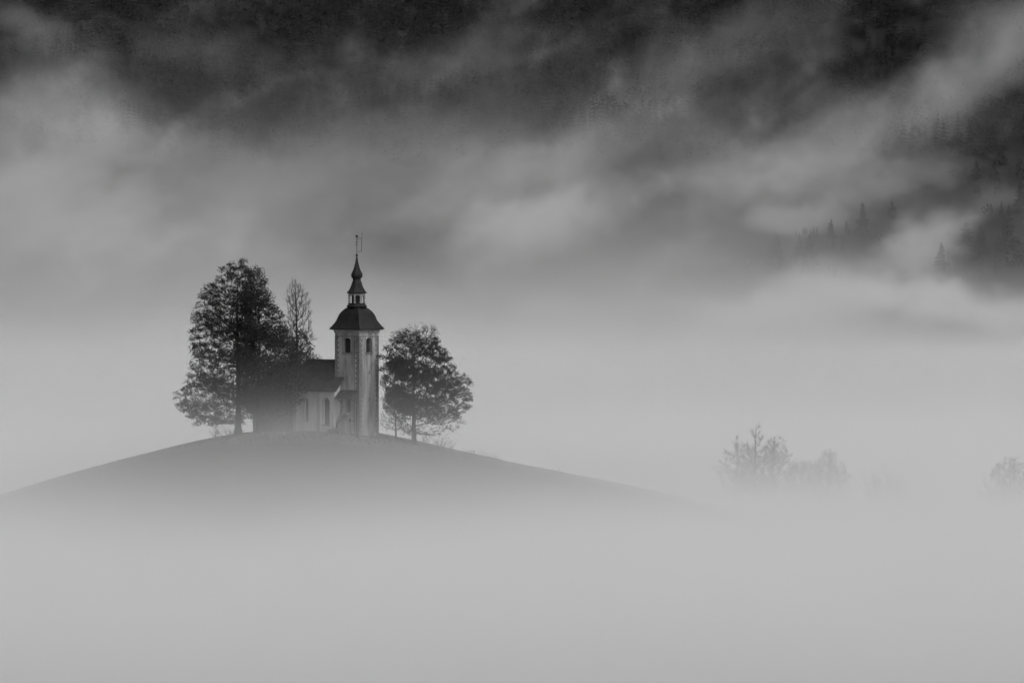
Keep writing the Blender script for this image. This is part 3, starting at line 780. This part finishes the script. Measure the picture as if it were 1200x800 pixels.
# the forest as a mass
def forest():
    rng = np.random.default_rng(9)
    def low(seed, broad):
        r = np.random.default_rng(seed); V = []; F = []
        if not broad:
            for i in range(9):
                q = i / 8; z = .12 + .84 * q; R = .17 * (1 - q) ** .8 + .01
                for k in range(7):
                    a = 2 * math.pi * (k + r.uniform(-.3, .3)) / 7 + i; rr = R * r.uniform(.7, 1.2); d = np.array([math.cos(a), math.sin(a), 0]); s = np.array([-d[1], d[0], 0])
                    b = len(V); V += [np.array([0, 0, z + .04]), d * rr * .6 + s * rr * .4 + [0, 0, z - .02], d * rr + [0, 0, z - .05], d * rr * .6 - s * rr * .4 + [0, 0, z - .02]]
                    F += [(b, b + 1, b + 2), (b, b + 2, b + 3)]
        else:
            n = 130; p = r.normal(size=(n, 3)); p /= np.linalg.norm(p, axis=1, keepdims=True); p *= r.uniform(.55, 1, (n, 1)) * [.26, .26, .36]; p[:, 2] += .58
            for c in p:
                a, bb = r.normal(size=3) * .055, r.normal(size=3) * .055; b = len(V); V += [c, c + a, c + bb]; F.append((b, b + 1, b + 2))
        return np.array(V), np.array(F)
    protos = [low(k, k > 4) for k in range(7)]
    VV = []; FF = []; n0 = 0
    g = 8.5; xs = np.arange(-470, 470, g); ys = np.arange(1440, 2200, g)
    Xg, Yg = np.meshgrid(xs, ys); Xg = Xg + rng.uniform(-1, 1, Xg.shape) * g; Yg = Yg + rng.uniform(-1, 1, Yg.shape) * g
    Xg, Yg = Xg.ravel(), Yg.ravel(); Zg = mount_z(Xg, Yg)
    ok = Zg > -25
    u_ = np.clip((127 - Zg) / 32, 0, 1); ok &= rng.uniform(size=len(Xg)) > u_ * u_ * (3 - 2 * u_)       # the lower slope is open ground
    keepers = [(on_mount(p[0], p[2])) for p in SPR]
    near = np.zeros(len(Xg), bool)
    for p in keepers: near |= (np.hypot(Xg - p.x, (Yg - p.y) * .8) < 22) & (Yg < p.y + 2)
    ok = (ok | (near & (Zg > -25)))
    for p in keepers: ok &= ~((np.abs(Xg - p.x) < 7) & (Yg < p.y + 6) & (Yg > p.y - 10))
    for x, y, z, nr in zip(Xg[ok], Yg[ok], Zg[ok], (near & (Zg < 127))[ok]):
        V, F = protos[rng.integers(0, 7)]; H = rng.uniform(5, 13) if nr else rng.uniform(13, 26); a = rng.uniform(0, 6.28); wd = rng.uniform(.9, 1.35)
        c, s = math.cos(a), math.sin(a)
        P = np.stack([(V[:, 0] * c - V[:, 1] * s) * H * wd + x, (V[:, 0] * s + V[:, 1] * c) * H * wd + y, V[:, 2] * H + z - .5], -1)
        VV.append(P); FF.append(F + n0); n0 += len(V)
    o = link('forest', mesh_np('forest', np.concatenate(VV), np.concatenate(FF)), M_FOREST)
    tag(o, 'dark mixed forest covering the mountainside behind the fog', 'forest', kind='stuff')
forest()

# rough grass on the hilltop
def tufts():
    rng = np.random.default_rng(77); n = 26000
    x = rng.uniform(-75, 25, n); y = rng.uniform(-32, 12, n)
    r2 = ((x + 30) / 24) ** 2 + ((y + 2) / 15) ** 2
    tall = r2 < 1
    ca, sa = math.cos(TH), math.sin(TH); dx, dy = x - church.location.x, y - church.location.y
    lx, ly = dx * ca - dy * sa, dx * sa + dy * ca
    k = ~((lx > -22.3) & (lx < .3) & (ly > -1.9) & (ly < 7))
    x, y, tall = x[k], y[k], tall[k]; n = len(x); z = ground_z(x, y)
    h = np.where(tall, rng.uniform(.12, .34, n), rng.uniform(.06, .14, n)); a = rng.uniform(0, 6.28, n); w_ = h * .35
    P = np.stack([x, y, z - .03], -1); s = np.stack([np.cos(a), np.sin(a), 0 * a], -1) * w_[:, None]
    t = P + np.stack([rng.normal(size=n) * h * .3, rng.normal(size=n) * h * .3, h], -1)
    V = np.stack([P - s, P + s, t], 1).reshape(-1, 3); F = np.arange(n * 3).reshape(n, 3)
    tag(link('grass', mesh_np('grass', V, F), M_BLADE), 'rough meadow grass on the rounded hilltop', 'grass', kind='stuff')
tufts()

# ------------------------------------------------------------------ fog: real volumes, denser towards the valley floor
class X:
    """a tiny expression builder for geometry-node fields"""
    t = None
    def __init__(s, o): s.o = o
    @staticmethod
    def put(sock, v):
        if isinstance(v, X): X.t.links.new(v.o, sock)
        else: sock.default_value = v
    @staticmethod
    def op(k, *a, clamp=False):
        n = X.t.nodes.new('ShaderNodeMath'); n.operation = k; n.use_clamp = clamp
        for i, v in enumerate(a): X.put(n.inputs[i], v)
        return X(n.outputs[0])
    def __add__(s, b): return X.op('ADD', s, b)
    __radd__ = __add__
    def __sub__(s, b): return X.op('SUBTRACT', s, b)
    def __rsub__(s, b): return X.op('SUBTRACT', b, s)
    def __mul__(s, b): return X.op('MULTIPLY', s, b)
    __rmul__ = __mul__
    def __truediv__(s, b): return X.op('DIVIDE', s, b)
    def __pow__(s, b): return X.op('POWER', s, b)
def ex(v): return X.op('EXPONENT', v)
def mn(a, b): return X.op('MINIMUM', a, b)
def mx_(a, b): return X.op('MAXIMUM', a, b)
def step(v, lo, hi):
    n = X.t.nodes.new('ShaderNodeMapRange'); n.interpolation_type = 'SMOOTHSTEP'
    X.put(n.inputs['Value'], v); n.inputs['From Min'].default_value = lo; n.inputs['From Max'].default_value = hi
    return X(n.outputs[0])
def vec(x, y, z):
    n = X.t.nodes.new('ShaderNodeCombineXYZ')
    for i, v in enumerate((x, y, z)): X.put(n.inputs[i], v)
    return X(n.outputs[0])
def noise(v, scale=1.0, detail=4.0, rough=0.55, color=False):
    n = X.t.nodes.new('ShaderNodeTexNoise'); n.noise_dimensions = '3D'
    X.put(n.inputs['Vector'], v); n.inputs['Scale'].default_value = scale; n.inputs['Detail'].default_value = detail; n.inputs['Roughness'].default_value = rough
    if color:
        s = X.t.nodes.new('ShaderNodeSeparateXYZ'); X.t.links.new(n.outputs['Color'], s.inputs[0])
        return X(s.outputs[0]) - 0.5, X(s.outputs[1]) - 0.5, X(s.outputs[2]) - 0.5
    return X(n.outputs['Fac'])

def fog_material(name, stepr):
    m = bpy.data.materials.new(name); m.use_nodes = True
    t = m.node_tree; t.nodes.clear()
    v = t.nodes.new('ShaderNodeVolumePrincipled'); o = t.nodes.new('ShaderNodeOutputMaterial')
    v.inputs['Color'].default_value = (0.97, 0.97, 0.97, 1); v.inputs['Density'].default_value = 0.001
    v.inputs['Density Attribute'].default_value = 'density'; v.inputs['Anisotropy'].default_value = FOG_G
    t.links.new(v.outputs[0], o.inputs['Volume'])
    m.cycles.volume_step_rate = stepr
    return m

def fog_volume(name, lo, hi, res, field, stepr, label):
    g = bpy.data.node_groups.new(name, 'GeometryNodeTree')
    g.interface.new_socket('Geometry', in_out='INPUT', socket_type='NodeSocketGeometry')
    g.interface.new_socket('Geometry', in_out='OUTPUT', socket_type='NodeSocketGeometry')
    X.t = g
    pos = g.nodes.new('GeometryNodeInputPosition'); s = g.nodes.new('ShaderNodeSeparateXYZ'); g.links.new(pos.outputs[0], s.inputs[0])
    den = field(X(s.outputs[0]), X(s.outputs[1]), X(s.outputs[2]))
    vc = g.nodes.new('GeometryNodeVolumeCube')
    X.put(vc.inputs['Density'], den * 1000.0)     # stored per kilometre
    vc.inputs['Min'].default_value = lo; vc.inputs['Max'].default_value = hi
    for k, n in zip('XYZ', res): vc.inputs['Resolution ' + k].default_value = n
    mat = fog_material(name, stepr)
    sm = g.nodes.new('GeometryNodeSetMaterial'); sm.inputs['Material'].default_value = mat
    out = g.nodes.new('NodeGroupOutput'); g.nodes.new('NodeGroupInput')
    g.links.new(vc.outputs[0], sm.inputs[0]); g.links.new(sm.outputs[0], out.inputs[0])
    bm = bmesh.new(); bmesh.ops.create_cube(bm, size=1.0)
    for v in bm.verts: v.co = Vector([(lo[i] + hi[i]) / 2 + v.co[i] * (hi[i] - lo[i]) for i in range(3)])
    me = bpy.data.meshes.new(name); bm.to_mesh(me); bm.free(); me.materials.append(mat)
    o = bpy.data.objects.new(name, me); C.objects.link(o)
    md = o.modifiers.new('fog', 'NODES'); md.node_group = g
    tag(o, label, 'fog', kind='stuff')
    return o

FOG_G = 0.0
RHO0, HS = 0.0034, 6.0

def base_fog(x, y, z):
    """fog lying in the valley; its top is sharp round the hill and loose towards the mountain"""
    far = step(y, 80.0, 800.0)
    nz = noise(vec(x / 85.0, y / 420.0 + 3.0, z / 30.0), 1.0, 5.0) - 0.5
    d = RHO0 * (1.0 - 0.5 * far) * ex((z + nz * (8.0 + far * 60.0)) / (-1.0 * (HS + far * 19.0 * (1.0 - 0.7 * step(x, 60.0, 230.0)))))
    d = d + 0.012 * (1.0 - step(z + nz * 8.0, -17.0, -6.5))
    d = d + 0.006 * (1.0 - step(z + nz * 6.0, -13.0, -2.0)) * step(x, -12.0, 22.0) * (1.0 - 0.8 * step(x, 30.0, 42.0))
    return mn(d, 0.05)

def near_field(x, y, z):
    d = base_fog(x, y, z) * step(y, -330.0, -180.0)
    d = d * (1.0 - step(z, 1.0, 20.0) * (1.0 - step(y, 30.0, 260.0)))
    # thin mist caught round the east end of the church
    dx, dy, dz = (x + 36.5) / 6.0, (y + 7) / 5.0, (z - 0.5) / 3.0
    d = d + 0.03 * ex((dx * dx + dy * dy + dz * dz) * -1.0)
    return d * (1.0 - step(z, 90.0, 110.0))

# cloud banks on the mountainside: pixel, metres in front of the slope, half sizes in pixels, tilt, density, half depth in metres
BANKS = [
    (40, 250, 90, 130, 120, 0, 0.010, 70),
    (110, 130, 60, 110, 50, -15, 0.006, 60),
    (250, 290, 110, 180, 60, 0, 0.003, 70),
    (450, 205, 90, 420, 70, 6, 0.0022, 80),
    (620, 265, 90, 110, 42, 12, 0.011, 60),
    (560, 225, 70, 120, 34, 20, 0.005, 60),
    (240, 215, 80, 160, 55, -10, 0.0025, 60),
    (700, 175, 70, 130, 55, 15, 0.0018, 60),
    (985, 180, 75, 175, 55, 27, 0.007, 50),
    (865, 205, 60, 80, 45, 10, 0.010, 45),
    (1130, 100, 65, 110, 36, 38, 0.007, 40),
    (1185, 35, 65, 80, 36, 30, 0.006, 40),
    (940, 350, 90, 170, 24, 8, 0.012, 60),
    (1140, 348, 110, 120, 24, -6, 0.022, 50),
    (25, 35, 80, 70, 22, -12, 0.005, 40),
    (230, 60, 70, 90, 22, -12, 0.002, 40),
    (520, 78, 70, 140, 25, 15, 0.002, 40),
    (860, 40, 70, 150, 28, 20, 0.0025, 40),
    (760, 110, 70, 160, 26, 15, 0.003, 40),
]
BEHIND = [      # cloud caught on the slope just behind the standing spruces
    (925, 266, 14, 75, 30, 12, 0.03, 13),
    (1020, 228, 14, 80, 30, 20, 0.02, 13),
    (1140, 245, 14, 60, 22, 20, 0.008, 13),
    (1066, 290, 45, 58, 26, 22, 0.024, 28),
    (940, 322, 45, 80, 14, 14, 0.008, 26),
]
CLEAR = [
    (285, 120, 90, 60, 42, -35, 0.75, 110),
    (478, 288, 250, 95, 40, -8, 0.94, 520),
    (785, 198, 60, 75, 28, 10, 0.85, 150),
    (890, 108, 50, 100, 24, 18, 0.5, 110),
    (1160, 180, 50, 60, 55, 40, 0.8, 110),
    (1205, 276, 250, 70, 36, -20, 0.97, 600),
    (922, 286, 200, 62, 28, 8, 0.96, 480),
    (1028, 248, 200, 56, 24, 15, 0.93, 450),
    (1150, 268, 200, 48, 28, 0, 0.95, 450),
    (560, 110, 50, 160, 26, 10, 0.3, 110),
]

def bank(x, y, z, px, py, off, rx, rz, tilt, ry):
    p = on_mount(px, py); dirn = (Vector((0, CAMY, CAMZ)) - p).normalized()
    c = p + dirn * off; s = (c.y - CAMY) / FPX; a = math.radians(tilt)
    ca, sa = math.cos(a), math.sin(a)
    dx, dz, dy = x - c.x, z - c.z, (y - c.y) / ry
    u = (dx * ca + dz * sa) / (rx * s); v = (dz * ca - dx * sa) / (rz * s)
    return ex((u * u + v * v + dy * dy) * -1.0)

def far_field(x, y, z):
    wx, wy, wz = noise(vec(x / 75.0, y / 260.0, z / 60.0), 1.0, 6.0, 0.62, color=True)
    X2, Y2, Z2 = x + wx * 85.0, y + wy * 60.0, z + wz * 62.0
    fb = noise(vec((X2 * 0.85 + Z2 * 0.53) / 52.0 + 7.0, Y2 / 240.0, (Z2 * 0.85 - X2 * 0.53) / 27.0), 1.0, 8.0, 0.68) - 0.5
    tear = fb * 1.25
    d = 0.0003 * ex(mx_(Z2, 0.0) / -70.0) * step(y, 250.0, 800.0) * (1.0 - step(Z2, 60.0, 175.0)) * mx_(1.0 + fb * 2.0, 0.1) * (1.0 - 0.8 * step(x, 90.0, 200.0))
    for (px, py, off, rx, rz, tilt, rho, ry) in BANKS:
        d = d + rho * step(bank(X2, Y2, Z2, px, py, off, rx * 1.15, rz * 1.15, tilt, ry) + tear, 0.08, 0.95) * bank(x, Y2, z, px, py, off, rx * 2.2, rz * 2.2, tilt, ry * 1.8)
    d = d + base_fog(x, y, z)
    for (px, py, off, rx, rz, tilt, am, ry) in CLEAR:
        d = d * (1.0 - am * bank(X2, Y2, Z2, px, py, off, rx, rz, tilt, ry))
    for (px, py, off, rx, rz, tilt, rho, ry) in BEHIND:
        d = d + rho * step(bank(X2, y, Z2, px, py, off, rx, rz, tilt, ry) + fb * 0.6, 0.05, 0.9)
    return d * (1.0 - step(z, 255.0, 275.0))

fog_volume('valley_fog', (-340, -340, -34), (340, 420, 112), (68, 95, 97), near_field, 8.0, 'pale ground fog filling the valley round the church hill')
fog_volume('mountain_fog', (-520, 420, -40), (520, 2120, 280), (300, 85, 110), far_field, 11.0, 'drifting pale cloud and fog banks along the dark mountainside')
